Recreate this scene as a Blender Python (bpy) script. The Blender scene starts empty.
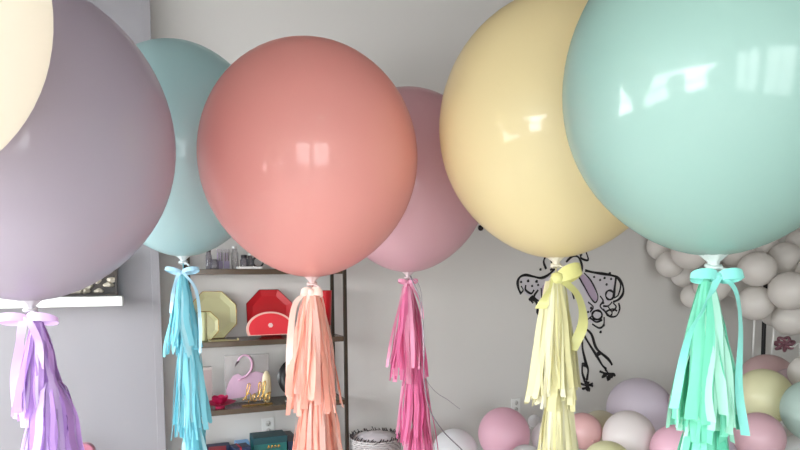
import bpy, bmesh, math, random
from mathutils import Vector, Matrix, noise
random.seed(7)
PI = math.pi
S = bpy.context.scene
COL = S.collection
# ------------------------------------------------------------------ camera
F = 620.0
PITCH, ROLL, CZ = math.radians(4), math.radians(0.5), 1.5
cam_d = bpy.data.cameras.new('camera'); cam = bpy.data.objects.new('camera', cam_d); COL.objects.link(cam)
cam_d.sensor_width = 36; cam_d.lens = F / 800 * 36; cam_d.shift_y = 96 / 800
cam_d.clip_start = 0.05
Mrot = Matrix.Rotation(PI/2 - PITCH, 3, 'X') @ Matrix.Rotation(-ROLL, 3, 'Z')
cam.matrix_world = Matrix.Translation((0, 0, CZ)) @ Mrot.to_4x4()
S.camera = cam
CP = Vector((0, 0, CZ))
def ray(px, py): return Mrot @ Vector(((px-400)/F, (321-py)/F, -1))
def at(px, py, Y):
    d = ray(px, py); return CP + d * (Y / d.y)
# the back wall runs obliquely: local frame a (along the wall), b (into the wall), z
WA = math.atan2(.375, .927)
W0 = Vector((0, 4.53, 0)); T = Vector((math.cos(WA), math.sin(WA), 0)); B = Vector((-math.sin(WA), math.cos(WA), 0))
def wl(px, py, s=0.0):                      # ray -> plane s metres in front of the back wall, local coords
    d = ray(px, py); o = CP - W0
    t = (-s - o.dot(B)) / d.dot(B)
    p = o + d*t
    return Vector((p.dot(T), -s, CP.z + d.z*t))
def lw(a, b, z): return W0 + T*a + B*b + Vector((0, 0, z))
def to_local(p): q = p - W0; return Vector((q.dot(T), q.dot(B), p.z))
# ------------------------------------------------------------------ materials
def mat(name, col, rough=.5, metal=0, noise_amt=0, scale=20, bump=0, transl=0, coat=0, spec=.5, trans=0, emit=0, sheen=0, col2=None, sss=0):
    m = bpy.data.materials.new(name); m.use_nodes = True
    nt = m.node_tree; nt.nodes.clear(); N = nt.nodes.new; L = nt.links.new
    out = N('ShaderNodeOutputMaterial'); p = N('ShaderNodeBsdfPrincipled')
    c = tuple(col) + (1,)
    p.inputs['Base Color'].default_value = c
    p.inputs['Roughness'].default_value = rough; p.inputs['Metallic'].default_value = metal
    p.inputs['Coat Weight'].default_value = coat; p.inputs['Coat Roughness'].default_value = .1
    p.inputs['Specular IOR Level'].default_value = spec
    p.inputs['Transmission Weight'].default_value = trans
    if sheen: p.inputs['Sheen Weight'].default_value = sheen
    if sss:
        p.inputs['Subsurface Weight'].default_value = sss; p.inputs['Subsurface Radius'].default_value = (.08, .06, .06)
    if emit:
        p.inputs['Emission Color'].default_value = c; p.inputs['Emission Strength'].default_value = emit
    tc = N('ShaderNodeTexCoord'); nz = N('ShaderNodeTexNoise'); nz.inputs['Scale'].default_value = scale; nz.inputs['Detail'].default_value = 4
    L(tc.outputs['Object'], nz.inputs['Vector'])
    mx = N('ShaderNodeMix'); mx.data_type = 'RGBA'
    c2 = tuple(col2) + (1,) if col2 else tuple(max(0, v*(1-noise_amt)) for v in col) + (1,)
    mx.inputs['A'].default_value = c; mx.inputs['B'].default_value = c2
    if col2:
        rp = N('ShaderNodeMapRange'); rp.inputs['From Min'].default_value = .42; rp.inputs['From Max'].default_value = .58
        L(nz.outputs['Fac'], rp.inputs['Value']); L(rp.outputs['Result'], mx.inputs['Factor'])
    else: L(nz.outputs['Fac'], mx.inputs['Factor'])
    L(mx.outputs['Result'], p.inputs['Base Color'])
    if bump:
        bp = N('ShaderNodeBump'); bp.inputs['Strength'].default_value = bump; bp.inputs['Distance'].default_value = .01
        L(nz.outputs['Fac'], bp.inputs['Height']); L(bp.outputs['Normal'], p.inputs['Normal'])
    if transl:
        tr = N('ShaderNodeBsdfTranslucent'); L(mx.outputs['Result'], tr.inputs['Color'])
        ms = N('ShaderNodeMixShader'); ms.inputs[0].default_value = transl
        L(p.outputs[0], ms.inputs[1]); L(tr.outputs[0], ms.inputs[2]); L(ms.outputs[0], out.inputs['Surface'])
    else: L(p.outputs[0], out.inputs['Surface'])
    return m
def paler(c, k=.35): return tuple(v+(246-v)*k for v in c)
def srgb(r, g, b):
    f = lambda v: ((v/255)/12.92 if v/255 <= .04045 else (((v/255)+.055)/1.055)**2.4)
    return (f(r), f(g), f(b))
def latex(name, rgb, tl=.28, rough=.5, coat=.6):
    return mat(name, srgb(*rgb), rough=rough, coat=coat, transl=tl, noise_amt=.02, scale=3, spec=.6)
def tissue(name, rgb): return mat(name, srgb(*rgb), rough=.6, transl=.35, noise_amt=.08, scale=30, spec=.3)
def satin(name, rgb): return mat(name, srgb(*rgb), rough=.3, transl=.15, noise_amt=.05, scale=10, sheen=.3)
def glassy(name, rgb, alpha=.25):
    m = bpy.data.materials.new(name); m.use_nodes = True; nt = m.node_tree; nt.nodes.clear(); N = nt.nodes.new; L = nt.links.new
    out = N('ShaderNodeOutputMaterial'); t = N('ShaderNodeBsdfTransparent'); g = N('ShaderNodeBsdfPrincipled')
    g.inputs['Base Color'].default_value = tuple(rgb)+(1,); g.inputs['Roughness'].default_value = .08
    mx = N('ShaderNodeMixShader'); fr = N('ShaderNodeFresnel'); fr.inputs['IOR'].default_value = 1.45
    ad = N('ShaderNodeMath'); ad.operation = 'ADD'; ad.inputs[1].default_value = alpha; ad.use_clamp = True
    L(fr.outputs[0], ad.inputs[0]); L(ad.outputs[0], mx.inputs[0]); L(t.outputs[0], mx.inputs[1]); L(g.outputs[0], mx.inputs[2]); L(mx.outputs[0], out.inputs['Surface'])
    return m
M = {}
M['wall'] = mat('wall_paint', srgb(220, 218, 214), rough=.85, noise_amt=.04, scale=1.5, bump=.03, spec=.2)
M['wall_grey'] = mat('grey_wall_paint', srgb(158, 156, 160), rough=.85, noise_amt=.04, scale=1.5, bump=.03, spec=.2)
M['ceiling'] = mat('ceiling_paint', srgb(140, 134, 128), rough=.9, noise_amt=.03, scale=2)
M['floor'] = mat('pale_floor', srgb(236, 230, 222), rough=.4, noise_amt=.12, scale=4, bump=.03)
M['white'] = mat('white_paint', srgb(235, 235, 232), rough=.45, noise_amt=.03, scale=8)
M['bronze'] = mat('bronze_metal', srgb(62, 54, 44), rough=.4, metal=.5, noise_amt=.25, scale=30)
M['wood'] = mat('weathered_wood', srgb(92, 78, 62), rough=.25, noise_amt=.35, scale=14)
M['gold'] = mat('gold', srgb(205, 165, 90), rough=.25, metal=.9, noise_amt=.1, scale=20)
M['ink'] = mat('black_ink', srgb(22, 20, 24), rough=.55, noise_amt=.1)
M['lilac_ink'] = mat('lilac_ink', srgb(212, 208, 213), rough=.7, noise_amt=.05)
M['mauve_ink'] = mat('mauve_ink', srgb(186, 168, 190), rough=.7, noise_amt=.1)
M['glass'] = glassy('window_glass', (1, 1, 1), .02)
M['acrylic'] = glassy('clear_acrylic', srgb(210, 205, 205), .30)
M['cellophane'] = glassy('clear_cellophane', srgb(190, 180, 190), .25)
# ------------------------------------------------------------------ mesh builder
class MB:
    def __init__(s): s.v = []; s.f = []; s.m = []; s.sm = []
    def add(s, vs, fs, mi=0, smooth=False):
        n = len(s.v); s.v += [tuple(v) for v in vs]
        for f in fs: s.f.append(tuple(i+n for i in f)); s.m.append(mi); s.sm.append(smooth)
        return s
    def box(s, x0, x1, y0, y1, z0, z1, mi=0):
        vs = [(x, y, z) for x in (x0, x1) for y in (y0, y1) for z in (z0, z1)]
        return s.add(vs, [(0,1,3,2),(4,6,7,5),(0,4,5,1),(2,3,7,6),(0,2,6,4),(1,5,7,3)], mi)
    def tube(s, pts, r, mi=0, n=8, closed=False):
        pts = [Vector(p) for p in pts]; k = len(pts); rs = r if isinstance(r, (list, tuple)) else [r]*k
        vs = []; prev = None
        for i, p in enumerate(pts):
            d = ((pts[(i+1) % k] if closed or i < k-1 else p) - (pts[i-1] if closed or i > 0 else p))
            if d.length < 1e-9: d = Vector((0,0,1))
            d.normalize()
            u = (prev - d*prev.dot(d)) if prev is not None else d.orthogonal()
            if u.length < 1e-6: u = d.orthogonal()
            u.normalize(); prev = u; w = d.cross(u)
            for j in range(n):
                a = 2*PI*j/n; vs.append(p + (u*math.cos(a) + w*math.sin(a))*rs[i])
        fs = []
        for i in range(k if closed else k-1):
            for j in range(n):
                a = i*n+j; b = i*n+(j+1) % n; i2 = (i+1) % k
                fs.append((a, b, i2*n+(j+1) % n, i2*n+j))
        if not closed: fs += [tuple(reversed(range(n))), tuple(range((k-1)*n, k*n))]
        return s.add(vs, fs, mi, True)
    def lathe(s, prof, c=(0,0,0), n=48, mi=0, axis=None, squash=1):
        vs = []; c = Vector(c)
        R = axis.to_track_quat('Z', 'Y').to_matrix() if axis is not None else Matrix.Identity(3)
        for r, z in prof:
            for j in range(n):
                a = 2*PI*j/n; vs.append(c + R @ Vector((r*math.cos(a), r*math.sin(a)*squash, z)))
        fs = [(i*n+j, i*n+(j+1) % n, (i+1)*n+(j+1) % n, (i+1)*n+j) for i in range(len(prof)-1) for j in range(n)]
        fs += [tuple(reversed(range(n))), tuple(range((len(prof)-1)*n, len(prof)*n))]
        return s.add(vs, fs, mi, True)
    def ribbon(s, pts, ws, mi=0):           # pts centre line, ws half-width vectors
        vs = []
        for p, w in zip(pts, ws): vs += [Vector(p)-w, Vector(p)+w]
        return s.add(vs, [(2*i, 2*i+1, 2*i+3, 2*i+2) for i in range(len(pts)-1)], mi, True)
    def prism(s, poly, y0, y1, mi=0, smooth=False):        # polygon in xz, extruded in y
        n = len(poly); vs = [(x, y0, z) for x, z in poly] + [(x, y1, z) for x, z in poly]
        fs = [tuple(range(n)), tuple(reversed(range(n, 2*n)))] + [(i, i+n, (i+1) % n+n, (i+1) % n) for i in range(n)]
        return s.add(vs, fs, mi, smooth)
    def build(s, name, mats, parent=None, bevel=0, solid=0, loc=None, rot=0):
        me = bpy.data.meshes.new(name); me.from_pydata(s.v, [], s.f); me.update()
        for m in (mats if isinstance(mats, list) else [mats]): me.materials.append(m)
        for p, mi, sm in zip(me.polygons, s.m, s.sm): p.material_index = mi; p.use_smooth = sm
        bm = bmesh.new(); bm.from_mesh(me)
        if not solid: bmesh.ops.recalc_face_normals(bm, faces=bm.faces)
        bm.to_mesh(me); bm.free()
        o = bpy.data.objects.new(name, me); COL.objects.link(o)
        if parent is not None: o.parent = parent
        if loc is not None: o.location = loc; o.rotation_euler = (0, 0, rot)
        if bevel:
            b = o.modifiers.new('bevel', 'BEVEL'); b.width = bevel; b.segments = 2; b.limit_method = 'ANGLE'
        return o
def tag(o, label=None, cat=None, group=None, kind=None):
    if label: o['label'] = label
    if cat: o['category'] = cat
    if group: o['group'] = group
    if kind: o['kind'] = kind
    return o
def thing(name, label, cat, loc=(0,0,0), rz=0, group=None):
    o = bpy.data.objects.new(name, None); COL.objects.link(o); o.location = loc; o.rotation_euler = (0, 0, rz)
    o.empty_display_size = .05
    return tag(o, label, cat, group)
def cr(pts, k=6):                            # Catmull-Rom smoothing
    pts = [Vector(p) for p in pts]
    if len(pts) < 3: return pts
    q = [2*pts[0]-pts[1]] + pts + [2*pts[-1]-pts[-2]]; out = []
    for i in range(1, len(q)-2):
        for j in range(k):
            t = j/k; a, b, c, d = q[i-1], q[i], q[i+1], q[i+2]
            out.append(.5*((2*b)+(c-a)*t+(2*a-5*b+4*c-d)*t*t+(3*b-a-3*c+d)*t**3))
    out.append(pts[-1]); return out
# ------------------------------------------------------------------ the room (wall-aligned)
AL, AR, BF, H = -4.2, 4.8, -7.5, 3.7
def struct(name, mb, m, bevel=0):
    return tag(mb.build(name, m, None, bevel, loc=W0, rot=WA), kind='structure')
struct('floor', MB().box(AL-.1, AR+.1, BF-.1, .1, -.1, 0), M['floor'])
struct('ceiling', MB().box(AL-.1, AR+.1, BF-.1, .1, H, H+.1), M['ceiling'])
struct('wall_back', MB().box(AL-.1, AR+.1, 0, .1, 0, H), M['wall'])
struct('wall_right', MB().box(AR, AR+.1, BF, 0, 0, H), M['wall'])
fwins = [(-4.0, -2.5), (-2.2, -.7)]
mb = MB(); mb.box(AL-.1, AR+.1, BF-.1, BF, 0, .4); mb.box(AL-.1, AR+.1, BF-.1, BF, 2.5, H)
ed = [AL-.1] + [e for w in fwins for e in w] + [AR+.1]
for i in range(0, len(ed), 2): mb.box(ed[i], ed[i+1], BF-.1, BF, .4, 2.5)
struct('wall_front', mb, M['wall'])
for i, (a0, a1) in enumerate(fwins):
    f = MB(); y0, y1 = BF-.08, BF-.02
    f.box(a0, a0+.05, y0, y1, .4, 2.5); f.box(a1-.05, a1, y0, y1, .4, 2.5); f.box(a0+.05, a1-.05, y0, y1, .4, .45); f.box(a0+.05, a1-.05, y0, y1, 2.45, 2.5)
    f.box((a0+a1)/2-.025, (a0+a1)/2+.025, y0, y1, .45, 2.45)
    w = struct('window_%d' % (i+4), f, M['white'])
    MB().box(a0+.05, a1-.05, BF-.055, BF-.05, .45, 2.45).build('pane', M['glass'], w)
wins = [(-1.95, -.75), (-3.75, -2.55), (-5.7, -4.5)]
WZ0, WZ1 = .3, 2.6
mb = MB(); mb.box(AL-.1, AL, BF, 0, 0, WZ0); mb.box(AL-.1, AL, BF, 0, WZ1, H)
edges = [BF] + [e for w in sorted(wins) for e in w] + [0]
for i in range(0, len(edges), 2): mb.box(AL-.1, AL, edges[i], edges[i+1], WZ0, WZ1)
struct('wall_left', mb, M['wall'])
for i, (b0, b1) in enumerate(wins):
    f = MB(); x0, x1 = AL-.08, AL-.02
    f.box(x0, x1, b0, b0+.05, WZ0, WZ1); f.box(x0, x1, b1-.05, b1, WZ0, WZ1)
    f.box(x0, x1, b0+.05, b1-.05, WZ0, WZ0+.05); f.box(x0, x1, b0+.05, b1-.05, WZ1-.05, WZ1)
    f.box(x0, x1, b0+.05, b1-.05, (WZ0+WZ1)/2-.02, (WZ0+WZ1)/2+.02)
    w = struct('window_%d' % (i+1), f, M['white'])
    MB().box(AL-.055, AL-.05, b0+.05, b1-.05, WZ0+.05, WZ1-.05).build('pane', M['glass'], w)
# boxed-out wall section at the left, with a splayed edge towards the back wall
pe = wl(161, 330); pf = wl(153, 330, .16)
q_ = wl(161, 330, .16); pf.x = pe.x
mb = MB(); a1, a2 = pe.x, pf.x
mb.add([(AL, 0, 0), (AL, -.16, 0), (a2, -.16, 0), (a1, 0, 0), (AL, 0, H), (AL, -.16, H), (a2, -.16, H), (a1, 0, H)],
       [(0,1,2,3), (4,7,6,5), (0,4,5,1), (1,5,6,2), (2,6,7,3), (3,7,4,0)])
struct('wall_left_boxing', mb, M['wall_grey'])['label'] = 'grey boxed-out wall section'
tag(MB().box(a1-.045, a1+.002, -.168, -.16, 0, H).build('trim_1', M['wall_grey'], None, .002, loc=W0, rot=WA), kind='structure')
mb = MB().box(a1+.01, AR, -.015, 0, 0, .12); struct('baseboard_back', mb, M['white'])
# ------------------------------------------------------------------ large balloons
C = dict(cream=(252, 247, 236), lavender=(190, 180, 194), blue=(180, 214, 216), coral=(242, 170, 162), pink=(236, 190, 200), yellow=(246, 231, 180), mint=(152, 188, 178))
def balloon_profile(R, k, n=40, tip=.022):
    pr = []
    for i in range(n+1):
        th = PI - PI*i/n; z = math.cos(th); r = math.sin(th)
        if z < 0: z *= 1+.05*abs(z)**6
        pr.append((max(r*R, tip*R if z < 0 else 1e-4), z*R*k))
    return pr
def rand_dir(): return random.uniform(0, 2*PI)
def big_balloon(key, c, R, k, label):
    m = latex(key+'_latex', C[key], tl=.6 if key == 'cream' else .28); neckm = latex(key+'_stretched_latex', tuple(int(v*.35+250*.65) for v in C[key]), tl=.3, coat=.2)
    z0 = -R*k*1.05
    root = thing('giant_balloon', label, 'balloon', Vector(c)+Vector((0, 0, z0-.05)), 0, 'giant round helium balloons')
    off = Vector((0, 0, -z0+.05))
    MB().lathe(balloon_profile(R, k), off, n=96).build('balloon_skin', m, root)
    # pinched neck: gathered latex, wrapped knot, rolled lip
    n = MB(); prof = [(.034, .056), (.026, .048), (.019, .038), (.0125, .028), (.0105, .018), (.010, .008), (.012, 0)]
    vs = []; nn = 24
    for r, z in prof:
        for j in range(nn):
            a = 2*PI*j/nn; rr = r*(1+.12*math.sin(7*a)) if r < .03 else r
            vs.append((rr*math.cos(a), rr*math.sin(a), z+.0))
    fs = [(i*nn+j, i*nn+(j+1) % nn, (i+1)*nn+(j+1) % nn, (i+1)*nn+j) for i in range(len(prof)-1) for j in range(nn)]
    n.add(vs, fs, 0, True)
    n.tube([(.013*math.cos(t), .013*math.sin(t), .012+.006*math.sin(t)) for t in [2*PI*i/16 for i in range(16)]], .0065, closed=True)
    n.tube([(.014*math.cos(t), .012*math.sin(t), .002-.006*math.sin(t)) for t in [2*PI*i/16 for i in range(16)]], .006, closed=True)
    n.tube(cr([(.01, -.01, .004), (.022, -.016, -.004), (.03, -.014, -.018)]), .005)
    n.v = [(x*1.15, y*1.15, .056+(z-.056)*.72) for x, y, z in n.v]
    n.build('neck', neckm, root)
    return root.location
BAL = {
 'cream': ((-1.0, 1.10, 2.025), .36, 1.06, 'cream white giant balloon cut off by the top left corner of the frame'),
 'lavender': ((-1.173, 1.967, 1.939), .4515, 1.06, 'greyish lavender giant balloon at the left, above the lilac tassel'),
 'blue': ((-1.081, 3.113, 2.145), .435, 1.16, 'pale blue giant balloon between the lavender and the coral balloons'),
 'coral': ((-.362, 2.568, 1.987), .439, 1.045, 'coral pink giant balloon in front of the shelf rack'),
 'pink': ((.047, 3.456, 2.037), .45, 1.075, 'dusty pink giant balloon behind the coral balloon'),
 'yellow': ((.62, 2.464, 2.084), .46, 1.06, 'pale yellow giant balloon hanging partly behind the mint one'),
 'mint': ((.801, 1.587, 1.977), .378, 1.08, 'mint green giant balloon at the right, nearest the camera'),
}
KN = {}
for key, (c, R, k, lab) in BAL.items(): KN[key] = big_balloon(key, c, R, k, lab)
# ------------------------------------------------------------------ tissue tassel garlands
def fringe(z0, L, r0, r1, n, w, mats, parent, x_drift=0, wild=1.0, nm='fringe', ex=.8):
    mb = MB()
    # gathered knot at the top of the tier
    mb.lathe([(r0*.5, z0-L*.12), (r0*.9, z0-L*.05), (r0*1.0, z0-L*.01), (r0*.8, z0+.006), (r0*.3, z0+.012)], (0, 0, 0), n=16, mi=0)
    for i in range(n):
        a = 2*PI*i/n + random.uniform(-.15, .15); layer = random.random()
        ra = r0*(.7+.5*layer); rb = r1*(.55+.5*layer) * random.uniform(.82, 1.1)
        LL = L*random.uniform(.84, 1.05); K = 13; tw0 = random.uniform(-.5, .5); tw1 = tw0+random.uniform(-1.6, 1.6)*wild
        ph = random.uniform(0, 6); ww = w*random.choice((.6, .9, 1.2, 1.5, 2.0)); wob = random.uniform(.002, .006); fr = random.uniform(5, 11); pts = []; ws = []
        loose = random.random() < .08*wild
        for q in range(K):
            s = q/(K-1); r = ra + (rb-ra)*(s**ex) + .004*math.sin(ph+5*s) + (.02*s*s if loose else 0)
            aa = a + .12*wild*math.sin(ph+2.5*s)*s
            p = Vector((r*math.cos(aa)+x_drift*s, r*math.sin(aa), z0-LL*s)); pts.append(p)
            t = tw0+(tw1-tw0)*s
            p += Vector((math.sin(ph+fr*s), math.cos(ph*2+fr*.8*s), 0))*wob*min(1, s*2)
            tan = Vector((-math.sin(aa), math.cos(aa), 0)); rad = Vector((math.cos(aa), math.sin(aa), 0))
            hw = ww*.5*(.35+.65*min(1, s*3.0))
            ws.append((tan*math.cos(t)+rad*math.sin(t))*hw)
        mb.ribbon(pts, ws, random.choices(range(len(mats)), weights=[5, 2, 1.2][:len(mats)])[0])
    return mb.build(nm, mats, parent)
def bow(K, size, w, m, parent, tails=(), lean=0, loops=(1, -1), nm='bow', up=.25):
    mb = MB()
    for sx in loops:
        pts = []; ws = []
        for i in range(17):
            t = i/16*2*PI; rr = size*(1-math.cos(t))/2
            x = sx*rr; z = math.sin(t)*size*.10 + up*rr; y = -.006-size*.30*math.sin(t)
            pts.append(Vector((x, y, z))+Vector(K)); f = .5+.5*abs(math.sin(t))
            ws.append(Vector((-.15*sx, .25, .95))*w*.55*f)
        mb.ribbon(pts, ws)
    mb.lathe([(.003, -w*.45), (w*.42, -w*.3), (w*.5, 0), (w*.42, w*.3), (.003, w*.45)], Vector(K)+Vector((0, -.008, 0)), n=14)
    b = mb.build(nm, m, parent)
    for tl in tails:
        P = cr([Vector(K)+Vector(p) for p in tl], 6); n = len(P); ws = []
        for i in range(n):
            s = i/(n-1); ws.append(Vector((math.cos(.7*math.sin(s*4)), .6*math.sin(s*4), 0))*w*.42)
        tb = MB().ribbon(P, ws); tb.build('ribbon_tail', m, b)
    return b
def garland(key, label, kname, tiers, mats, w, n=64, bowargs=None, drift=0, x0=0, loops_top=None):
    K = KN[kname]; dep = K.y; u = dep/F                    # metres per pixel at that distance
    root = thing('tassel_garland', label, 'tassel', K+Vector((0, 0, .015)), 0, 'tissue tassel garlands tied under the giant balloons')
    # hanging cord through the tiers
    lastz = tiers[-1][0]*u
    cord = MB().tube([(0, 0, 0), (drift*u*.5, 0, -lastz*.5), (drift*u, 0, -lastz)], .003); cord.build('cord', mats[0], root)
    for q_, (d0, L, r0, r1, dx) in enumerate(tiers):
        o = fringe(0, L*u, (r0 if not q_ else r0*.6)*u, r1*u, int(n*1.25), w, mats, root, ex=.8 if not q_ else .5); o.location = (dx*u, 0, -d0*u)
    if bowargs: bow((0, -.012, -bowargs['d']*u), bowargs['size']*u, bowargs['w'], bowargs['m'], root, [[(x*u, -.02, z*u) for x, z in t] for t in bowargs['tails']], up=bowargs.get('up', .2), loops=bowargs.get('loops', (1, -1)))
    return root
TS = dict(lilac=[tissue('lilac_tissue', (208, 168, 232)), tissue('orchid_tissue', (222, 196, 240)), tissue('white_lilac_tissue', (236, 222, 242))],
 blue=[tissue('sky_tissue', (142, 216, 228)), tissue('pale_sky_tissue', (186, 232, 238)), tissue('aqua_tissue', (122, 208, 224))],
 coral=[tissue('peach_tissue', (250, 190, 172)), tissue('pale_peach_tissue', (252, 214, 202)), tissue('deep_peach_tissue', (248, 174, 152))],
 pink=[tissue('hot_pink_tissue', (240, 134, 180)), tissue('pale_pink_tissue', (246, 172, 202)), tissue('deep_pink_tissue', (234, 114, 168))],
 yellow=[tissue('lemon_tissue', (240, 236, 196)), tissue('pale_lemon_tissue', (246, 243, 218)), tissue('soft_lemon_tissue', (236, 230, 178))],
 mint=[tissue('mint_tissue', (136, 226, 196)), tissue('pale_mint_tissue', (184, 236, 216)), tissue('aqua_mint_tissue', (112, 216, 182))])
garland('lilac', 'lilac tissue tassel garland hanging under the lavender balloon', 'lavender',
  [(10, 100, 4, 24, 6), (70, 100, 12, 30, 16), (150, 90, 14, 34, 22)], TS['lilac'], .015,
  bowargs=dict(d=6, size=30, w=.026, m=satin('lilac_satin', (224, 190, 236)), up=-.05, tails=[[(0, 0), (-8, -30), (-14, -60), (-15, -100)], [(-3, 0), (-6, -25), (-6, -58), (-10, -96)], [(3, 0), (12, -22), (14, -50)]]))
garland('blue', 'sky blue tissue tassel garland hanging under the pale blue balloon', 'blue',
  [(10, 80, 4, 17, -2), (74, 100, 7, 17, 2), (158, 80, 8, 16, 5)], TS['blue'], .013, n=48,
  bowargs=dict(d=9, size=17, w=.02, m=satin('sky_satin', (176, 220, 240)), tails=[[(2, 0), (14, -18), (17, -50), (16, -80)], [(-2, 0), (-8, -16), (-12, -40)]]))
garland('coral', 'peach tissue tassel garland hanging under the coral balloon', 'coral',
  [(10, 114, 8, 27, 0), (108, 110, 14, 28, 2), (190, 80, 18, 30, 3)], TS['coral'], .016,
  bowargs=dict(d=6, size=11, w=.034, m=satin('peach_satin', (252, 222, 210)), up=-.1, tails=[[(-2, 0), (-16, -12), (-22, -50), (-24, -105)], [(0, 0), (-8, -30), (-2, -58), (8, -95)]]))
garland('pink', 'hot pink tissue tassel garland hanging under the dusty pink balloon', 'pink',
  [(7, 93, 4, 20, -1), (82, 88, 6, 20, 6), (148, 90, 9, 22, 10)], TS['pink'], .014, n=52,
  bowargs=dict(d=4, size=10, w=.02, m=satin('pink_satin', (236, 160, 190)), tails=[[(2, 0), (12, -20), (14, -36)], [(-2, 0), (-16, -50), (-22, -84)]]))
garland('yellow', 'pale lemon tissue tassel garland hanging under the yellow balloon', 'yellow',
  [(14, 122, 7, 26, -1), (124, 120, 12, 22, 4)], TS['yellow'], .017,
  bowargs=dict(d=11, size=24, w=.056, m=satin('lemon_satin', (228, 226, 150)), up=.35, loops=(1,), tails=[[(-1, 0), (-8, -14), (-17, -30)], [(2, 0), (20, -18), (25, -45), (14, -72)]]))
garland('mint', 'mint green tissue tassel garland hanging under the mint balloon', 'mint',
  [(12, 152, 5, 33, -6), (138, 110, 14, 27, -4)], TS['mint'], .016, n=70,
  bowargs=dict(d=7, size=26, w=.026, m=satin('mint_satin', (140, 226, 214)), up=.05, tails=[[(2, 0), (16, -14), (22, -50), (22, -110), (30, -158)], [(-1, 0), (-14, -30), (-30, -62), (-42, -130)]]))
# ------------------------------------------------------------------ shelf rack
SD = .30                                      # shelf depth
FR = wl(345.5, 340, SD+.03)                   # right front post
FL = wl(187.5, 340, .03)
xa, xb = FL.x, FR.x; ys0, ys1 = -(SD+.03), -.03
rc = Vector(((xa+xb)/2, (ys0+ys1)/2, 0))
def LOC(a, b, z): return lw(a, b, z)
rack = thing('shelf_rack', 'dark bronze open shelf rack against the back wall', 'shelf', LOC(rc.x, rc.y, 0), WA)
RX = (xb-xa)/2; RY = (ys1-ys0)/2
ztop = 2.0
for sx in (-1, 1):
    for sy in (-1, 1):
        MB().box(sx*RX-.011, sx*RX+.011, sy*RY-.011, sy*RY+.011, 0, ztop).build('post', M['bronze'], rack, .002)
zs = []
for (px, py) in ((240, 269), (240, 341), (240, 408.5)):
    zs.append(wl(px, py, SD+.03).z)
zs.append(zs[2]-.44); zs.append(zs[0]+.44)
for z in zs:
    MB().box(-RX+.012, RX-.012, -RY, RY, z-.033, z).build('shelf_board', [M['wood']], rack, .002)
for z in zs:
    for sx in (-1, 1): MB().box(sx*RX-.010, sx*RX+.010, -RY+.012, RY-.012, z-.024, z-.006).build('side_rail', M['bronze'], rack)
def on_shelf(px, k, s, z=None):               # point on shelf k below pixel column px, s metres out from the wall
    p = wl(px, 300, s); return Vector((p.x, -s, zs[k]))
def shelf_thing(name, label, cat, px, k, s, group=None, rz=0):
    p = on_shelf(px, k, s); return thing(name, label, cat, lw(p.x, p.y, p.z+.001), WA+rz, group)
PXM = lambda px, s: (wl(px+.5, 300, s)-wl(px-.5, 300, s)).x       # metres along the wall per pixel
def octo(w, h): return [(w*math.cos(PI/8+PI/4*i)/math.cos(PI/8), h*math.sin(PI/8+PI/4*i)/math.cos(PI/8)) for i in range(8)]
def octo_plate(label, px, k, s, w, h, m, rim, lean=.16):
    t = shelf_thing('octagonal_plate', label, 'plate', px, k, s)
    c = math.cos(lean); sn = math.sin(lean)
    def tilt(mb): mb.v = [(x, y*c + (z)*sn, z*c - y*sn + .0) for x, y, z in mb.v]; return mb
    mb = MB(); P1 = [(x, z+h) for x, z in octo(w, h)]; P2 = [(x*.74, z*.74+h) for x, z in octo(w, h)]
    vs = [(x, -.012, z) for x, z in P1]+[(x, 0, z) for x, z in P2]+[(x, -.009, z) for x, z in P1]+[(x, .003, z) for x, z in P2]
    fs = [(i, (i+1) % 8, 8+(i+1) % 8, 8+i) for i in range(8)]+[(16+i, 24+i, 24+(i+1) % 8, 16+(i+1) % 8) for i in range(8)]+[tuple(range(8, 16)), tuple(reversed(range(24, 32)))]+[(i, 16+i, 16+(i+1) % 8, (i+1) % 8) for i in range(8)]
    mb.add(vs, fs); tilt(mb).build('dish', m, t)
    r = MB(); r.tube([(x, -.012, z) for x, z in P1], .0022, closed=True, n=6); tilt(r).build('rim', rim, t)
    return t
green = mat('sage_glaze', srgb(194, 192, 146), rough=.35, noise_amt=.05); red = mat('red_glaze', srgb(196, 22, 34), rough=.3, noise_amt=.05)
u2 = PXM(215, .1)
octo_plate('large sage green octagonal plate with a gold rim on the middle shelf', 213, 1, .09, 23.5*u2, 24.5*u2, green, M['gold'])
u3 = PXM(205, .2)
octo_plate('small sage green octagonal plate leaning before the large green one', 204, 1, .17, 14*u3, 15*u3, green, M['gold'], .1)
octo_plate('large red octagonal plate behind the watermelon plate', 270, 1, .09, 24.5*u2, 25*u2, red, mat('dark_red', srgb(120, 10, 20), .4))
t = shelf_thing('paper_napkin', 'rolled pale green napkin standing before the green plates', 'napkin', 203, 1, .24)
MB().lathe([(.016, 0), (.019, .01), (.019, .17), (.015, .178), (.001, .178)], n=20).build('napkin_roll', mat('pale_green_paper', srgb(196, 200, 152), .8), t)
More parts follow.
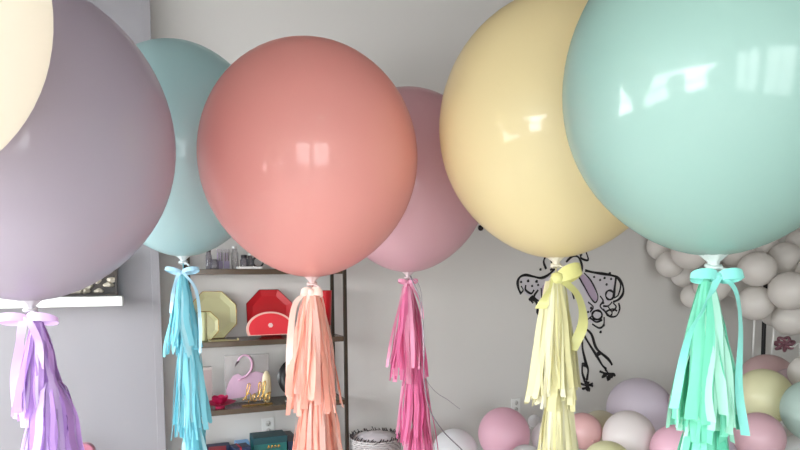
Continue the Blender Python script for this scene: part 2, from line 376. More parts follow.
# watermelon plate: round upper edge, slightly flattened foot
t = shelf_thing('watermelon_plate', 'red half round watermelon plate with pale rim and a white hexagon', 'plate', 270, 1, .27)
u = PXM(270, .27); hw, hh = 24*u, 27*u
def halfround(k, y, base): return [(hw*k*math.cos(a), max(0, (hh*k)*(.36+.64*math.sin(a)))+base) for a in [(-.36+i*(PI+.72)/32) for i in range(33)]]
P = halfround(1, 0, 0); lean = .14
mb = MB().prism(P, -.006, .004); mb.v = [(x, y+z*lean, z) for x, y, z in mb.v]; mb.build('plate_rim', mat('pale_rind', srgb(238, 190, 176), .4), t)
P = halfround(.90, 0, hh*.04); mb = MB().prism(P, -.009, -.005); mb.v = [(x, y+z*lean, z) for x, y, z in mb.v]; mb.build('plate_face', mat('melon_red', srgb(228, 46, 58), .35, noise_amt=.08), t)
mb = MB().prism([(.016*math.cos(i*PI/3), hh*.5+.016*math.sin(i*PI/3)) for i in range(6)], -.0115, -.0085); mb.v = [(x, y+z*lean, z) for x, y, z in mb.v]; mb.build('hexagon_mark', mat('pale_mark', srgb(240, 200, 196), .4), t)
# tray, red cup
t = shelf_thing('acrylic_tray', 'flat clear yellowish tray on the middle shelf under the green plates', 'tray', 222, 1, .27)
mb = MB(); mb.box(-.09, .09, -.035, .035, 0, .004); mb.box(-.09, -.086, -.035, .035, .004, .012); mb.box(.086, .09, -.035, .035, .004, .012); mb.build('tray_body', glassy('yellow_acrylic', srgb(214, 200, 150), .5), t)
t = shelf_thing('paper_cup', 'red paper cup with a speckled base behind the peach tassel', 'cup', 325, 1, .12)
u = PXM(325, .12)
MB().lathe([(.038, .06), (.047, 42*u), (.0475, 42*u+.003), (.045, 42*u+.003), (.036, .062)], n=32).build('cup_wall', red, t)
MB().lathe([(.03, 0), (.036, .002), (.038, .06)], n=32).build('cup_base', mat('speckled_card', srgb(200, 180, 170), .7, col2=srgb(120, 60, 60), scale=220), t)
# ---- shelf 2 (k=2): flamingo plaque, flower, sign
s = .14; u = PXM(245, s)
t = shelf_thing('flamingo_plaque', 'clear acrylic block printed with a lilac pink flamingo', 'plaque', 245.5, 2, s)
MB().box(-22.5*u, 22.5*u, 0, .02, 0, 49*u).build('acrylic_block', M['acrylic'], t, .003)
def fl(px, py): return ((px-245.5)*u, (404-py)*u)
body = [fl(*p) for p in [(224, 400), (224, 390), (227, 382), (231, 376), (236, 374), (240, 377), (247, 375), (254, 373), (261, 375), (264, 380), (264, 387), (258, 393), (250, 397), (240, 399)]]
mb = MB().prism(body, -.004, 0)
mb.build('flamingo_body', mat('lilac_print', srgb(214, 178, 204), .5, noise_amt=.15, scale=40), t)
nk = [fl(*p) for p in [(236, 381), (243, 378), (249, 371), (250, 363), (247, 357), (242, 355.5), (238, 358), (236, 362)]]
mb = MB(); pts = cr([(x, -.004, z) for x, z in nk]); mb.tube(pts, [.0075-.002*i/len(pts) for i in range(len(pts))]); mb.build('flamingo_neck', mat('pink_print', srgb(222, 176, 206), .5), t)
mb = MB(); pts = cr([(x, -.012, z) for x, z in [fl(*p) for p in [(238, 380), (245, 377), (250.5, 370), (251.5, 362), (248, 356)]]]); mb.tube(pts, .0018, n=6)
mb.build('neck_outline', mat('brown_print', srgb(120, 80, 90), .5), t)
mb = MB(); pts = [(x, -.006, z) for x, z in [fl(*p) for p in [(237, 361), (234.5, 363.5), (233.5, 366.5)]]]; mb.tube(pts, [.006, .005, .002]); mb.build('beak', mat('dark_print', srgb(70, 40, 50), .5), t)
# gold shell-like oval at the tail
t = shelf_thing('gold_balloon_ornament', 'pale gold oval ornament beside the tail of the flamingo', 'ornament', 264.5, 2, .22)
u = PXM(264, .22)
MB().lathe([(.006, 0), (.02, .006), (.029, 12*u), (.03, 19*u), (.025, 27*u), (.012, 32*u), (.001, 33*u)], n=24, squash=.55).build('ornament_body', mat('pale_gold', srgb(232, 218, 180), .3, .1, noise_amt=.2), t)
# gold script sign reading hello, on a bar
t = shelf_thing('script_sign', 'gold script sign reading hello in front of the flamingo block', 'sign', 256, 2, .265)
u = PXM(256, .265)
def sg(px, py): return Vector(((px-256)*u, 0, (408-py)*u))
strokes = {'h': [(240, 403), (245, 396), (248, 387), (246, 386), (244.5, 392), (243.5, 403), (244, 398), (247, 395.5), (248.5, 398), (248, 403), (250, 403)],
 'e': [(250, 403), (252.5, 399), (252.5, 396.5), (250.5, 398), (250.5, 402), (252.5, 404), (255, 401)],
 'l': [(255, 401), (258, 394), (259, 385.5), (257, 386), (256, 395), (257, 403), (259, 401)],
 'l ': [(259, 401), (262, 394), (263.5, 385), (261.5, 386), (260.5, 395), (261.5, 403), (263.5, 401)],
 'o': [(263.5, 401), (265, 397), (267.5, 397.5), (267.5, 402), (265, 404), (263.7, 401), (266, 397), (269, 396)]}
mb = MB()
for k_, st in strokes.items(): mb.tube(cr([sg(*p) for p in st], 5), .0035, n=6)
mb.build('lettering', M['gold'], t)
mb = MB(); mb.box(-17*u, 14*u, -.01, .01, 0, .006); 
mb.tube([(-10*u, 0, .004), (-10*u, 0, 6*u)], .003); mb.tube([(7*u, 0, .004), (7*u, 0, 6*u)], .003)
mb.build('base_bar', M['gold'], t)
# magenta paper flower
t = shelf_thing('paper_flower', 'magenta pink paper flower lying at the left of the shelf', 'flower', 217, 2, .26)
mp = mat('magenta_paper', srgb(206, 34, 92), .6, noise_amt=.25, scale=30, transl=.15); mp2 = mat('pink_paper', srgb(238, 84, 130), .6, noise_amt=.2)
for ring, (n, L, zz, tilt) in enumerate([(8, .092, .012, .22), (7, .06, .024, .75)]):
    for i in range(n):
        a = 2*PI*i/n+ring*.4; mb = MB(); vs = []; K = 6
        for q in range(K+1):
            s_ = q/K; wv = L*.62*math.sin(PI*min(1, .12+s_*.86))**.7
            for j in (-1, -.5, 0, .5, 1):
                r = L*s_; z = zz + r*math.sin(tilt)*(.6+.6*s_) + abs(j)*.010*math.sin(PI*s_); x = .008+r*math.cos(tilt)
                vs.append(Vector((x*math.cos(a)-j*wv*math.sin(a), x*math.sin(a)+j*wv*math.cos(a), z)))
        mb.add(vs, [(q*5+j, q*5+j+1, (q+1)*5+j+1, (q+1)*5+j) for q in range(K) for j in range(4)], 0, True)
        mb.build('petal', mp, t)
MB().lathe([(.002, .02), (.018, .026), (.022, .04), (.012, .052), (.001, .055)], n=18).build('flower_centre', mp2, t)
MB().lathe([(.03, 0), (.026, .012), (.012, .018)], n=18).build('flower_base', mp, t)
# grey candle jar at the left, black disc and white saucer behind the peach tassel
t = shelf_thing('candle_box', 'narrow grey pink box standing behind the blue tassel', 'box', 204.5, 2, .12)
u = PXM(205, .12)
MB().box(-.036, .030, -.02, .02, 0, 37*u).build('box_body', mat('grey_pink_card', srgb(176, 160, 158), .7, noise_amt=.05), t, .002)
MB().box(-.037, .031, -.021, .021, 37*u, 40*u).build('box_lid', mat('pale_card', srgb(196, 186, 180), .7), t, .002)
t = shelf_thing('black_plate', 'black round plate with a white flower emblem, behind the peach tassel', 'plate', 296, 2, .13)
u = PXM(296, .13); R_ = 20*u
mb = MB().lathe([(.001, 0), (R_*.6, .002), (R_, .014), (R_, .017), (R_*.6, .006), (.001, .004)], (0, 0, 0), n=40, axis=Vector((0, -1, .14)).normalized())
mb.v = [(x, y+.01, z+R_) for x, y, z in mb.v]; mb.build('plate_dish', mat('black_glaze', srgb(26, 24, 26), .3), t)
t = shelf_thing('saucer', 'small white saucer on the shelf edge behind the peach tassel', 'saucer', 290, 2, .28)
MB().lathe([(.001, .001), (.024, .0), (.045, .009), (.047, .012), (.044, .012), (.022, .004), (.001, .004)], n=36).build('saucer_dish', mat('white_glaze', srgb(240, 236, 230), .3), t)
# ---- top shelf: small jars, candle packets, white tray
def jar(label, px, r, h, m, lidm=None, s=.15):
    t = shelf_thing('glass_jar', label, 'jar', px, 0, s, 'small glass jars on the top shelf')
    MB().lathe([(r*.9, 0), (r, .004), (r, h*.78), (r*.75, h*.88), (r*.72, h)], n=24).build('jar_body', m, t)
    if lidm: MB().lathe([(r*.78, h), (r*.78, h+.014), (r*.6, h+.016)], n=24).build('lid', lidm, t)
dk = mat('dark_plastic', srgb(50, 48, 52), .4); smoke = glassy('smoky_glass', srgb(120, 115, 125), .45)
jar('slim dark topped glass bottle at the left end of the top shelf', 210, .018, .11, smoke, dk)
jar('squat smoky glass jar beside the slim bottle', 215.5, .026, .06, smoke, None, .2)
jar('clear glass jar standing right of the candle packets', 236, .022, .13, M['acrylic'], M['white'])
jar('short clear jar with dark lid behind the white tray', 245, .024, .075, smoke, dk, .17)
jar('slender smoky glass jar with white lid near the coral balloon', 251, .017, .085, smoke, M['white'])
for i, px in enumerate((221, 227.5)):
    t = shelf_thing('candle_packet', ['left', 'right'][i]+' one of the two clear packets of striped candles on the top shelf', 'packet', px, 0, .19, 'candle packets on the top shelf')
    MB().box(-.018, .018, -.008, .008, 0, .125).build('sleeve', M['cellophane'], t, .002)
    for q in range(4):
        x = -.0125+q*.0083
        MB().tube([(x, 0, .004), (x, 0, .10+.004*(q % 2))], .003, n=8).build('candle', dk if q % 2 else mat('lilac_wax', srgb(170, 150, 190), .5), t)
    MB().box(-.017, .017, -.0095, -.0081, .004, .05).build('paper_band', mat('grey_lilac_card', srgb(150, 140, 165), .7), t)
t = shelf_thing('shallow_tray', 'shallow white tray near the right of the top shelf', 'tray', 250, 0, .28)
mb = MB(); mb.box(-.075, .075, -.03, .03, 0, .004)
for (x0, x1, y0, y1) in ((-.075, -.072, -.03, .03), (.072, .075, -.03, .03), (-.072, .072, -.03, -.027), (-.072, .072, .027, .03)): mb.box(x0, x1, y0, y1, .004, .014)
mb.build('tray_body', M['white'], t)
t = shelf_thing('dark_ornament', 'dark ring ornament beside the white tray', 'ornament', 259, 0, .2)
MB().tube([(.032*math.cos(a), 0, .045+.032*math.sin(a)) for a in [2*PI*i/24 for i in range(24)]], .006, closed=True).build('ring', dk, t)
MB().lathe([(.022, 0), (.022, .006), (.005, .012), (.005, .016)], n=20).build('ring_stand', dk, t)
# ---- low shelf (k=3): gift boxes
def gift(label, px, w, d, h, body, lid, s, rz=0, top_detail=None):
    t = shelf_thing('gift_box', label, 'box', px, 3, s, 'gift boxes on the lowest visible shelf', rz)
    MB().box(-w, w, -d, d, 0, h*.8).build('box_body', body, t, .002)
    MB().box(-w-.003, w+.003, -d-.003, d+.003, h*.8, h).build('box_lid', lid, t, .002)
    if top_detail: MB().box(-w*.3, -w*.1, -d-.0045, d+.0045, h*.1, h+.002).build('ribbon_band', top_detail, t)
    return t
def hz(py, s, px=250): return wl(px, py, s).z - zs[3]
teal = mat('teal_card', srgb(30, 112, 108), .5, noise_amt=.1); teal2 = mat('deep_teal_card', srgb(22, 72, 80), .5); navy = mat('navy_card', srgb(38, 52, 84), .5); rd = mat('red_card', srgb(170, 30, 50), .5); ltb = mat('light_blue_card', srgb(120, 170, 215), .5)
u = PXM(265, .16)
t = gift('dark teal gift box below the wall outlet, tallest of the row', 265, 16.5*u, .08, hz(436, .16), teal, teal2, .16)
for q in range(4):
    mb = MB(); x = (q-1.5)*.022+.02
    mb.tube(cr([(x-.006, -.084, hz(436, .16)-.075), (x, -.084, hz(436, .16)-.055), (x+.006, -.084, hz(436, .16)-.07)]), .003, n=6); mb.build('gold_motif', M['gold'], t)
gift('light blue gift box with a red ribbon beside the teal box', 236, .05, .05, hz(444.5, .26), ltb, navy, .26, .15, rd)
gift('blue gift box with a red lid at the left of the row', 213, .05, .05, hz(445, .26), ltb, rd, .26, -.1)
gift('navy gift box behind the two light blue ones', 212, .08, .04, hz(441.5, .09), navy, navy, .09)
gift('dark blue box with open flap right behind the red ribboned box', 238, .04, .04, hz(440.5, .09), navy, ltb, .09)
gift('navy narrow box peeking out right of the teal box', 286, .02, .06, hz(437, .16), navy, dk, .16)
# ------------------------------------------------------------------ wall outlets
def outlet(label, px, py, blank=False):
    p = wl(px, py, 0); t = thing('wall_outlet', label, 'outlet', lw(p.x, 0, p.z), WA); t.scale = (1.15, 1, 1.1)
    MB().box(-.037, .037, -.006, 0, -.058, .058).build('cover_plate', M['white'], t, .002)
    for dz in (-.024, .024):
        k = MB().lathe([(.001, 0), (.017, 0), (.017, .0025), (.001, .0025)], (0, 0, 0), n=20, axis=Vector((0, -1, 0))); k.v = [(x, y-.006, z+dz) for x, y, z in k.v]
        o = k.build('socket', mat('grey_white', srgb(214, 212, 208), .5), t)
        h_ = MB(); h_.box(-.008, -.006, -.0095, -.0084, dz-.006, dz+.006); h_.box(.006, .008, -.0095, -.0084, dz-.006, dz+.006); h_.box(-.002, .002, -.0095, -.0084, dz-.013, dz-.009); h_.build('slots', dk, o)
outlet('white wall outlet above the teal box, inside the shelf rack', 268, 427)
outlet('white wall outlet above the pink balloon, on the open grey wall', 515.5, 406)
# ------------------------------------------------------------------ floating shelf and box of shells
BZ = .16; sw = .20
a_r = wl(122.5, 300, BZ+sw).x; zt = wl(100, 296.5, BZ+sw).z
fs = thing('floating_shelf', 'white floating shelf on the left grey wall', 'shelf', lw(a_r-.65, -(BZ+sw/2), zt-.055), WA)
MB().box(-.65, .65, -sw/2, sw/2, 0, .055).build('shelf_board', M['white'], fs, .003)
bx_s = BZ+.09; p0 = wl(64, 290, bx_s); p1 = wl(117.5, 290, bx_s); p0.x -= .12
ztopb = wl(100, 252, bx_s).z
t = thing('shell_display_box', 'dark brown display box with pale shells on the floating shelf', 'box', lw((p0.x+p1.x)/2, -(BZ+.05), zt+.001), WA)
hw = (p1.x-p0.x)/2; hh = ztopb-zt
dbr = mat('dark_brown_wood', srgb(66, 56, 48), .4, noise_amt=.3, scale=12, col2=srgb(38, 32, 28))
mb = MB(); mb.box(-hw, hw, .03, .04, 0, hh); mb.box(-hw, -hw+.012, -.04, .03, 0, hh); mb.box(hw-.012, hw, -.04, .03, 0, hh); mb.box(-hw+.012, hw-.012, -.04, .03, 0, .012); mb.box(-hw+.012, hw-.012, -.04, .03, hh-.012, hh); mb.build('case', dbr, t, .001)
shm = mat('shell', srgb(206, 196, 178), .5, noise_amt=.35, scale=60, bump=.3)
for (px, py, r, sq) in ((75, 291, .042, .6), (84, 292, .026, .7), (97, 281, .02, .8), (99, 291, .022, .6), (108, 285, .026, .6), (112, 280, .022, .8), (88, 287, .022, .7)):
    q = wl(px, py, BZ+.06); mb = MB(); vs = []; n1, n2 = 10, 18
    for i in range(n1+1):
        th = PI*i/n1
        for j in range(n2):
            ph = 2*PI*j/n2; rr = r*(1+.24*math.sin(5*ph+px)*math.sin(th)+.16*math.sin(3*th+py))
            vs.append((rr*math.sin(th)*math.cos(ph), rr*math.sin(th)*math.sin(ph)*.45, rr*math.cos(th)*sq))
    mb.add(vs, [(i*n2+j, i*n2+(j+1) % n2, (i+1)*n2+(j+1) % n2, (i+1)*n2+j) for i in range(n1) for j in range(n2)], 0, True)
    x = q.x-(p0.x+p1.x)/2; z = max(q.z-zt, r*sq*.9+.013)
    mb.v = [(a+x, b+.012, c+z) for a, b, c in mb.v]; mb.build('shell', shm, t)
# ------------------------------------------------------------------ wall drawing
cp = wl(578, 310, 0); dec = thing('wall_drawing', 'black ink drawing of a winged figure on the grey wall behind the yellow tassel', 'drawing', lw(cp.x, 0, cp.z), WA)
def dp(px, py, off=.002): q = wl(px, py, 0); return Vector((q.x-cp.x, -off, q.z-cp.z))
def inked(strokes, name='ink_lines'):
    for st, w in strokes:
        mb = MB(); P = cr([dp(*p) for p in st], 5); n = len(P); r = [w*.0056*(1+.18*math.sin(.55*i+len(st))) for i in range(n)]; mb.tube(P, r, n=6)
        mb.v = [(x, -.002+(y+.002)*.25, z) for x, y, z in mb.v]
        mb.build(name, M['ink'], dec)
def circ(cx, cy, rx, ry=None, k=10): ry = ry or rx; return [(cx+rx*math.cos(2*PI*i/k), cy+ry*math.sin(2*PI*i/k)) for i in range(k+1)]
inked([([(521, 294), (518.5, 289), (517.5, 282), (520, 277), (525.5, 275), (533, 276.5), (541, 278), (548, 275), (554.5, 269)], 1.9),
 ([(525.6, 285), (525.5, 290), (531, 293.5), (534, 290)], 1.5), ([(528.6, 299), (535, 300.5), (537, 305), (537.6, 312), (540, 316)], 1.9),
 ([(529, 300), (533, 298), (535, 300)], 2.4), ([(538, 290), (534, 297), (540, 303), (537, 312), (544, 320), (550, 324)], 1.5), ([(541, 306), (545, 302), (548, 306), (545, 311), (541, 308)], 1.3),
 ([(585, 270.5), (594, 272.5), (604, 274), (612, 275.5), (618, 278), (622.5, 285), (623, 293), (619, 299), (613, 302)], 2.0),
 ([(616, 277), (614.6, 287), (613.5, 297)], 2.2), ([(617, 278), (620.5, 285), (618, 295), (614, 298)], 1.3), (circ(609.6, 295, 4, 4.6), 1.6), (circ(597, 315, 5, 4.5), 1.7),
 ([(592, 324), (599, 328), (603.5, 325), (604, 317)], 1.5), ([(603, 309), (609, 316), (616, 316), (619.5, 309), (618.5, 303)], 1.6), ([(606, 312), (612, 309), (617, 311)], 1.2),
 (circ(609, 313, 3), 1.2), ([(612, 302), (608, 306), (603, 306)], 1.4), ([(586, 321), (592, 316), (594, 320)], 1.2),
 ([(600, 296), (603, 301), (600, 306), (604, 311)], 1.3), ([(613, 303), (616, 307), (612, 311), (608, 307)], 1.3), ([(588, 302), (593, 307), (590, 312)], 1.3), ([(590, 318), (596, 322), (602, 320)], 1.5),
 ([(533, 303), (530, 299), (533, 296)], 1.6), ([(536, 306), (541, 309), (538, 313), (543, 316)], 1.7), ([(544, 318), (540, 322), (546, 326)], 1.4), ([(521, 286), (523, 290), (521, 293)], 1.0)], 'wing_line')
inked([([(545, 257), (543.5, 262), (546, 269)], 1.7), ([(549, 256), (551.5, 262), (553, 268), (550, 270)], 1.6), ([(586, 252), (588, 260), (581.5, 258.5), (580, 254)], 1.5),
 ([(566, 262), (572, 256.5), (578, 257), (581.5, 264), (581.5, 271), (576, 274)], 1.8), ([(551, 269), (555, 267)], 2.6), (circ(581, 254.6, .8), 1.0)], 'head_line')
inked([([(577, 274), (585, 288), (592, 300), (596, 302), (597.5, 295), (591, 281), (584, 273)], 1.2), ([(541, 288), (542, 300), (547, 306)], 1.1), ([(565, 284), (571, 290), (574, 299)], 1.2)], 'petal_line')
inked([([(578, 323), (583, 327), (591, 334), (595.5, 347), (601, 353), (608, 359), (612, 365)], 2.1), ([(578, 326), (583, 334), (589, 344), (596, 355), (602, 365), (606, 369)], 2.0), ([(601, 353), (596, 356), (600, 351)], 2.6),
 ([(577, 326), (581.5, 335), (582.5, 349), (586, 364), (588, 370), (586.7, 380)], 2.1), ([(582.5, 363), (582, 372), (584.5, 380)], 1.9), ([(582, 364), (587, 366)], 2.6)], 'leg_line')
hf = []
for cx, cy, sx in ((608, 373.5, 1), (587, 385.5, .8)):
    for i in range(17):
        a = random.uniform(0, 2*PI); r = random.uniform(5, 9.5)*sx
        hf.append(([(cx, cy), (cx+r*.6*math.cos(a)+.8, cy+r*.5*math.sin(a)), (cx+r*math.cos(a+.15), cy+r*.85*math.sin(a+.15))], 1.6))
inked(hf, 'hoof_scribble')
inked([(circ(x, y, .7, .7, 6), r) for x, y, r in ((528, 281, 1.2), (536.5, 281.5, 1.3), (521, 282, .8), (538, 285, .8), (540.4, 269.5, 1), (604.5, 278, 1), (600, 280, .8), (606.5, 284.5, .9), (594, 277, .8), (603.6, 325.2, 1.2), (600.5, 332, 1.2), (611, 279, .8), (591, 308, 1.0), (603, 303, .9), (588, 312, .8), (609.6, 274, 1.8), (532, 286, .8), (543, 295, .8))], 'ink_dot')
def wash(poly, m, off=0.0012):
    P = cr([dp(*p) for p in poly+poly[:1]], 5)[:-1]; MB().prism([(p.x, p.z) for p in P], -off, -.0004).build('colour_wash', m, dec)
wash([(520, 279), (527, 277), (541, 280), (554, 272), (560, 290), (556, 318), (543, 318), (535, 300), (524, 293)], M['lilac_ink'])
wash([(580, 273), (594, 274), (614, 278), (615, 290), (610, 302), (604, 314), (596, 322), (586, 320), (580, 300)], M['lilac_ink'])
wash([(578, 275), (584, 275), (592, 284), (597, 297), (595, 301), (588, 296), (582, 284)], M['mauve_ink'], .0016)
wash([(542, 286), (548, 283), (550, 300), (546, 305), (542, 298)], M['mauve_ink'], .0016)
# small black hook on the wall between the pink and yellow balloons
p = wl(480.5, 228, 0); t = thing('wall_hook', 'small black hook on the wall between the pink and yellow balloons', 'hook', lw(p.x, 0, p.z), WA)
MB().lathe([(.001, 0), (.022, 0), (.022, .006), (.001, .006)], n=20, axis=Vector((0, -1, 0))).build('hook_plate', M['ink'], t)
MB().tube(cr([(0, -.006, 0), (0, -.03, -.004), (.0, -.04, .012)]), .006).build('hook_arm', M['ink'], t)
# ------------------------------------------------------------------ small balloons
SB = {}
for k_, rgb in dict(pink=(252, 182, 208), white=(250, 250, 252), lavender=(224, 210, 228), pearl=(244, 234, 230), salmon=(238, 170, 168), cream=(236, 228, 190), lemon=(242, 240, 176), rose=(234, 176, 190), dusty=(212, 164, 164), mint=(186, 226, 212), greyw=(236, 230, 222), plum=(196, 160, 172)).items():
    SB[k_] = latex('small_'+k_+'_latex', paler(rgb), coat=.35)
def small_profile(R): return [(r, z) for r, z in balloon_profile(R, 1.04, 22, .06)]
def settle(lst, ymin, slack=1.0):
    # lst: [px, py, r, Y]; slide balloons along their depth until none runs into another or the wall
    L_ = [list(q) for q in lst]
    def cR(q): return at(q[0], q[1], q[3]), q[2]*q[3]/F*.965*1.02
    for it in range(4000):
        bad = 0
        for i in range(len(L_)):
            for j in range(i+1, len(L_)):
                ci, ri = cR(L_[i]); cj, rj = cR(L_[j])
                if (ci-cj).length < (ri+rj)*slack:
                    bad = 1; n, f_ = (L_[i], L_[j]) if L_[i][3] <= L_[j][3] else (L_[j], L_[i])
                    n[3] -= .004; f_[3] += .004
        for q in L_:
            c, r = cR(q); lo = to_local(c)
            while lo.y + r > -.03: q[3] -= .006; c, r = cR(q); lo = to_local(c)
            if q[3] < ymin: q[3] = ymin
        if not bad: break
    print('settled', it, [round(q[3], 2) for q in L_])
    return [q[3] for q in L_]
def small_balloon(px, py, rpx, Y, m, label, group, knot=True, axis=None, name='small_balloon'):
    c = at(px, py, Y); R = rpx*Y/F*.965
    ax = Vector(axis).normalized() if axis else Vector((random.uniform(-.5, .5), random.uniform(-.9, -.2)*-1, random.uniform(.2, 1))).normalized()
    root = thing(name, label, 'balloon', c, 0, group)
    MB().lathe(small_profile(R), n=40, axis=ax).build('balloon_skin', SB[m], root)
    if knot:
        e = -ax*R*1.085
        k = MB().lathe([(R*.065, .012), (.006, .004), (.005, -.002), (.010, -.010), (.008, -.013)], e, n=14, axis=ax); k.build('knot', SB[m], root)
    return root
G1 = 'pastel balloons heaped on the floor along the wall'
HEAP = [
 (504, 434, 27, 4.05, 'pink', 'pink balloon at the left end of the floor heap'),
 (534, 421, 6.5, 4.42, 'white', 'tiny clear white balloon just left of the yellow tassel'),
 (548, 437, 17, 4.1, 'white', 'white balloon mostly hidden behind the yellow tassel'),
 (526, 463, 19, 3.75, 'white', 'white balloon low in front of the pink balloon, top only showing'),
 (583, 431, 19, 3.85, 'salmon', 'salmon balloon directly right of the yellow tassel'),
 (600, 432, 22, 4.25, 'cream', 'cream balloon behind the salmon one'),
 (640, 410, 33, 4.3, 'lavender', 'large pale lavender balloon on top of the heap'),
 (629, 437, 27, 3.75, 'pearl', 'pearl white balloon in front of the lavender balloon'),
 (608, 466, 26, 3.4, 'lemon', 'lemon balloon low under the pearl one, only its top showing'),
 (677, 451, 27, 3.5, 'pink', 'pink balloon low at the left side of the mint tassel'),
 (684, 402, 15, 4.2, 'plum', 'plum pink balloon behind the mint tassel, sliver showing'),
 (768, 382, 28, 4.75, 'dusty', 'dusty rose balloon behind the lemon one at the right'),
 (764, 396, 28, 4.15, 'lemon', 'lemon balloon right of the mint tassel'),
 (759, 437, 25, 3.65, 'rose', 'rose pink balloon low right of the mint tassel'),
 (815, 411, 32, 3.75, 'mint', 'pale mint balloon cut off by the right edge'),
 (806, 373, 17, 4.3, 'greyw', 'grey white balloon above the pale mint one at the right edge'),
 (790, 384, 16, 4.65, 'plum', 'plum pink balloon between the lemon and grey white balloons'),
 (800, 456, 22, 4.0, 'white', 'white balloon in the bottom right corner'),
 (455, 452, 24, 4.15, 'white', 'pale grey white balloon right of the hot pink tassel'),
 (715, 440, 27, 3.95, 'lavender', 'lavender balloon hidden behind the mint tassel')]
G2 = 'white balloons of the hanging cluster'
rows = [
 (662, 246, 15, 5.25, 'far left end of the cluster, highest there'), (670, 264, 14, 5.2, 'far left end, just below the end balloon'), (690, 252, 18, 5.1, 'beside the mint neck on its left'),
 (685, 274, 14, 5.3, 'left underside of the cluster, second from the end'), (694, 296, 13, 5.2, 'lowest one left of the mint tassel'), (712, 285, 18, 5.1, 'directly behind the mint bow'),
 (712, 250, 17, 5.35, 'directly behind the mint balloon neck'), (736, 250, 17, 5.1, 'right of the mint neck under the mint balloon'), (738, 284, 15, 5.35, 'behind the right loop of the mint bow'),
 (757, 269, 18, 4.85, 'middle of the cluster, above the lowest round one'), (755, 303, 18, 4.9, 'lowest round one right of the mint tassel'), (763, 244, 14, 5.15, 'tucked under the mint balloon, above the middle one'),
 (775, 312, 15, 5.3, 'deep behind the two lowest right ones'), (785, 258, 16, 4.95, 'right part of the cluster in the upper row'), (790, 291, 20, 4.75, 'big one near the right edge'),
 (790, 319, 17, 4.95, 'lowest at the right edge'), (803, 243, 16, 5.0, 'top right beside the frame edge'), (816, 272, 18, 4.9, 'cut off by the right frame edge'), (732, 268, 12, 5.4, 'small one just right of the bow knot')]
ys = settle([q[:4] for q in HEAP+rows], 3.0)
for (px, py, r, Y, m, lab), Y in zip(HEAP, ys): small_balloon(px, py, r, Y, m, lab, G1)
ysr = ys[len(HEAP):]
for (px, py, r, _, lab), Y in zip(rows, ysr): small_balloon(px, py, r, Y, 'greyw', 'off white cluster balloon, '+lab, G2, knot=False, axis=(random.uniform(-.3, .3), -1, random.uniform(-.3, .3)), name='cluster_balloon')
# dark pole that carries the cluster, and its white ribbon ties
pt = at(766.5, 250, 5.62); pole = thing('balloon_stand', 'dark upright pole carrying the white balloon cluster', 'stand', (pt.x, pt.y, 0))
MB().lathe([(.20, 0), (.20, .012), (.03, .02)], n=32).build('base_plate', M['ink'], pole)
MB().tube([(0, 0, .015), (0, 0, 1.75)], .018, n=12).build('pole', M['ink'], pole)
for i, (x0, y0, x1, y1, Y, lab) in enumerate([(742, 322, 736.5, 362, 4.9, 'leftmost of the three white sticks below the cluster'), (754.5, 320, 752.5, 362, 4.9, 'middle one of the three white sticks below the cluster'), (774.5, 325, 771, 362, 4.97, 'rightmost of the three white sticks, right of the dark pole')]):
    a, b = at(x0, y0, 5.13), at(x1, y1, 5.2)
    d = (b-a); b2 = a + d*1.0
    o = MB().tube([(0, 0, 0), a-b2], .009, n=8).build('balloon_stick', M['white'], loc=b2); tag(o, lab, 'stick', 'white sticks under the balloon cluster')
# plum bow-like ornament behind at right
q = at(784, 344, 5.3)
t = thing('foil_flower', 'dusky plum flower with a white stem beside the dark pole', 'flower', q)
mm = mat('plum_foil', srgb(140, 92, 104), .35, noise_amt=.4, scale=30)
for i in range(7):
    a = 2*PI*i/7; mb = MB()
    mb.tube(cr([(0, 0, 0), (.05*math.cos(a), -.02, .04*math.sin(a)), (.09*math.cos(a+.3), 0, .06*math.sin(a+.3)), (.05*math.cos(a+.7), .01, .04*math.sin(a+.7))]), .013, n=8); mb.build('petal', mm, t)
MB().tube(cr([(.02, -.02, -.02), (.07, -.03, -.02), (.12, -.02, .0), (.14, 0, -.2), (.13, 0, -q.z+.3), (.13, 0, -q.z)]), .005).build('stem', M['white'], t)
# ------------------------------------------------------------------ wicker basket
q = at(372, 450, 4.0); zb = at(372, 438, 4.0).z
t = thing('wicker_basket', 'whitewashed wicker basket with dark fringed rim beside the shelf rack', 'basket', (q.x+.02, q.y+.1, 0), WA)
wk = mat('white_wicker', srgb(206, 200, 198), .8, noise_amt=.3, scale=60); wkd = mat('dark_wicker', srgb(70, 62, 62), .8, noise_amt=.3, scale=60)
Rb = .165; mb = MB(); nn = 48
for lv in range(30):
    z = .02+(zb-.04)*lv/29; R_ = Rb*(.82+.18*lv/29)
    mb.tube([((R_+.005*(1 if (i+lv) % 2 else -1))*math.cos(2*PI*i/nn), (R_+.005*(1 if (i+lv) % 2 else -1))*math.sin(2*PI*i/nn), z) for i in range(nn)], (zb-.04)/29*.52, closed=True, n=6)
mb.build('basket_weave', [wk], t)
MB().lathe([(.001, .0), (Rb*.82, .0), (Rb*.82, .012), (.001, .012)], n=32).build('basket_bottom', wk, t)
mb = MB()
for i in range(90):
    a = 2*PI*i/90; r = Rb*1.0
    mb.tube([(r*math.cos(a), r*math.sin(a), zb-.025), ((r+random.uniform(-.02, .02))*math.cos(a+.1), (r+random.uniform(-.02, .02))*math.sin(a+.1), zb+random.uniform(-.012, .012))], .0035, n=5)
mb.build('fringe_rim', wkd, t)['label'] = 'dark ragged fringe around the rim'
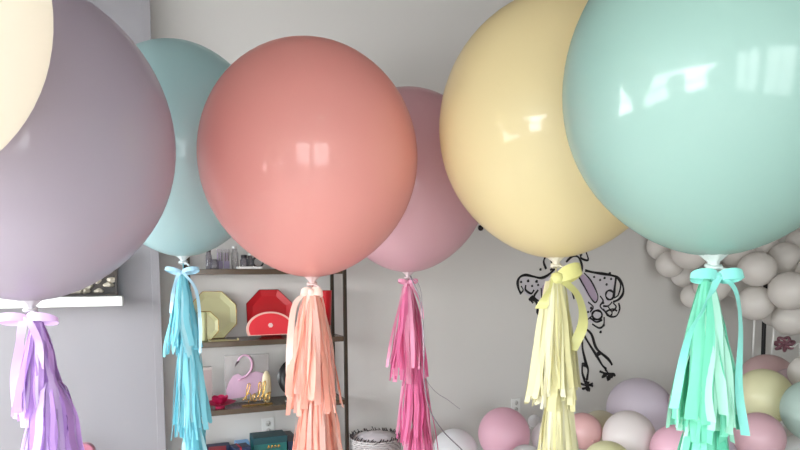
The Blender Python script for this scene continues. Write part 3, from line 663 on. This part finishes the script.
# white tissue filling
mb = MB(); vs = []
for i in range(9):
    for j in range(24):
        r = Rb*.93*i/8; a = 2*PI*j/24; vs.append((r*math.cos(a), r*math.sin(a), zb-.022+.035*(1-(i/8)**2)+.012*noise.noise(Vector((r*30*math.cos(a), r*30*math.sin(a), 1)))))
mb.add(vs, [(i*24+j, i*24+(j+1) % 24, (i+1)*24+(j+1) % 24, (i+1)*24+j) for i in range(8) for j in range(24)], 0, True); mb.build('paper_filling', mat('white_tissue', srgb(226, 220, 222), .8), t)
# loose curling ribbons of the pink tassel
K = KN['pink']; Yp = K.y-.03
def free(name, label, pts, r, m, cat='ribbon'):
    P = [at(x, y, Yp+dy) for x, y, dy in pts]; o = P[0]
    ob = MB().tube(cr([p-o for p in P], 7), r, n=6).build(name, m, loc=o); return tag(ob, label, cat)
sil = mat('silver_ribbon', srgb(150, 142, 150), .3, .3)
free('curling_ribbon', 'long silvery ribbon trailing from the pink tassel towards the floor balloons', [(410, 276, 0), (420, 300, -.05), (424, 340, -.09), (424, 380, -.09), (430, 410, -.08), (444, 432, 0), (462, 450, .1), (478, 470, .2)], .0035, sil)
free('thin_thread', 'fine grey thread curling off the right of the pink tassel', [(411, 277, 0), (421, 292, -.06), (423, 350, -.09), (426, 378, -.06), (436, 392, 0), (448, 400, .04), (457, 407, .05), (460, 409, .05)], .0016, sil, 'thread')
# pink chair whose back top shows at the lower left
q = at(78, 446, 3.3); ch = thing('pink_chair', 'mauve pink chair, only its rounded back top showing at lower left', 'chair', (q.x, q.y, 0), .2)
pk = mat('mauve_velvet', srgb(178, 108, 128), .7, noise_amt=.1, sheen=.4)
zt_ = at(78, 443, 3.3).z
def rrect(w, z0, z1, r): 
    P = []
    for cx, cz, a0 in ((w-r, z1-r, 0), (-w+r, z1-r, PI/2), (-w+r, z0+r, PI), (w-r, z0+r, 1.5*PI)):
        for i in range(7): a = a0+i*PI/12; P.append((cx+r*math.cos(a), cz+r*math.sin(a)))
    return P
MB().prism(rrect(.085, .46, zt_, .05), -.02, .02).build('backrest', pk, ch, .006)
MB().prism(rrect(.18, .38, .45, .03), -.36, .02).build('seat', pk, ch, .006)
for sx in (-1, 1):
    for y in (-.33, -.01): MB().tube([(sx*.14, y, .385), (sx*.165, y+(.02 if y > -.1 else -.02), 0)], [.016, .010], n=10).build('leg', M['gold'], ch)
# ------------------------------------------------------------------ light: daylight through the windows
def window_light(b0, b1, power, col=(.96, .98, 1)):
    l = bpy.data.lights.new('window_daylight', 'AREA'); l.shape = 'RECTANGLE'; l.size = b1-b0-.1; l.size_y = WZ1-WZ0-.1; l.energy = power; l.color = col
    o = bpy.data.objects.new('window_daylight', l); COL.objects.link(o)
    o.location = lw(AL-.12, (b0+b1)/2, (WZ0+WZ1)/2)
    o.rotation_euler = (Matrix.Rotation(WA, 3, 'Z') @ Matrix.Rotation(-PI/2+.3, 3, 'Y')).to_euler()
    return o
for b0, b1 in wins: window_light(b0, b1, 150 if b0 > -3 or b0 < -4 else 95)
for a0, a1 in fwins:
    l = bpy.data.lights.new('window_daylight', 'AREA'); l.shape = 'RECTANGLE'; l.size = a1-a0-.1; l.size_y = 2.0; l.energy = 62; l.color = (.93, .97, 1)
    o = bpy.data.objects.new('window_daylight', l); COL.objects.link(o); o.location = lw((a0+a1)/2, BF-.12, 1.45)
    o.rotation_euler = (Matrix.Rotation(WA, 3, 'Z') @ Matrix.Rotation(PI/2, 3, 'X')).to_euler()
# added ceiling fixture for soft general fill, unseen behind the camera
cl = thing('added_fill_lamp', 'added white round fill lamp on the ceiling, unseen behind the camera', 'lamp', lw(-1.2, -5.2, H-.09), WA)
MB().lathe([(.001, 0), (.16, .01), (.2, .04), (.2, .075)], n=40).build('lamp_shade', mat('lit_opal', (1, .95, .88), .4, emit=6), cl)
MB().lathe([(.21, .075), (.21, .089), (.001, .0895)], n=40).build('lamp_mount', M['white'], cl)
w = bpy.data.worlds.new('world'); S.world = w; w.use_nodes = True
bg = w.node_tree.nodes['Background']; sky = w.node_tree.nodes.new('ShaderNodeTexSky'); sky.sky_type = 'NISHITA'; sky.sun_disc = False; sky.sun_elevation = .6
w.node_tree.links.new(sky.outputs[0], bg.inputs[0]); bg.inputs[1].default_value = .3
S.view_settings.view_transform = 'Standard'; S.view_settings.look = 'None'; S.view_settings.gamma = 1; S.view_settings.use_curve_mapping = False
S.view_settings.exposure = 0.56
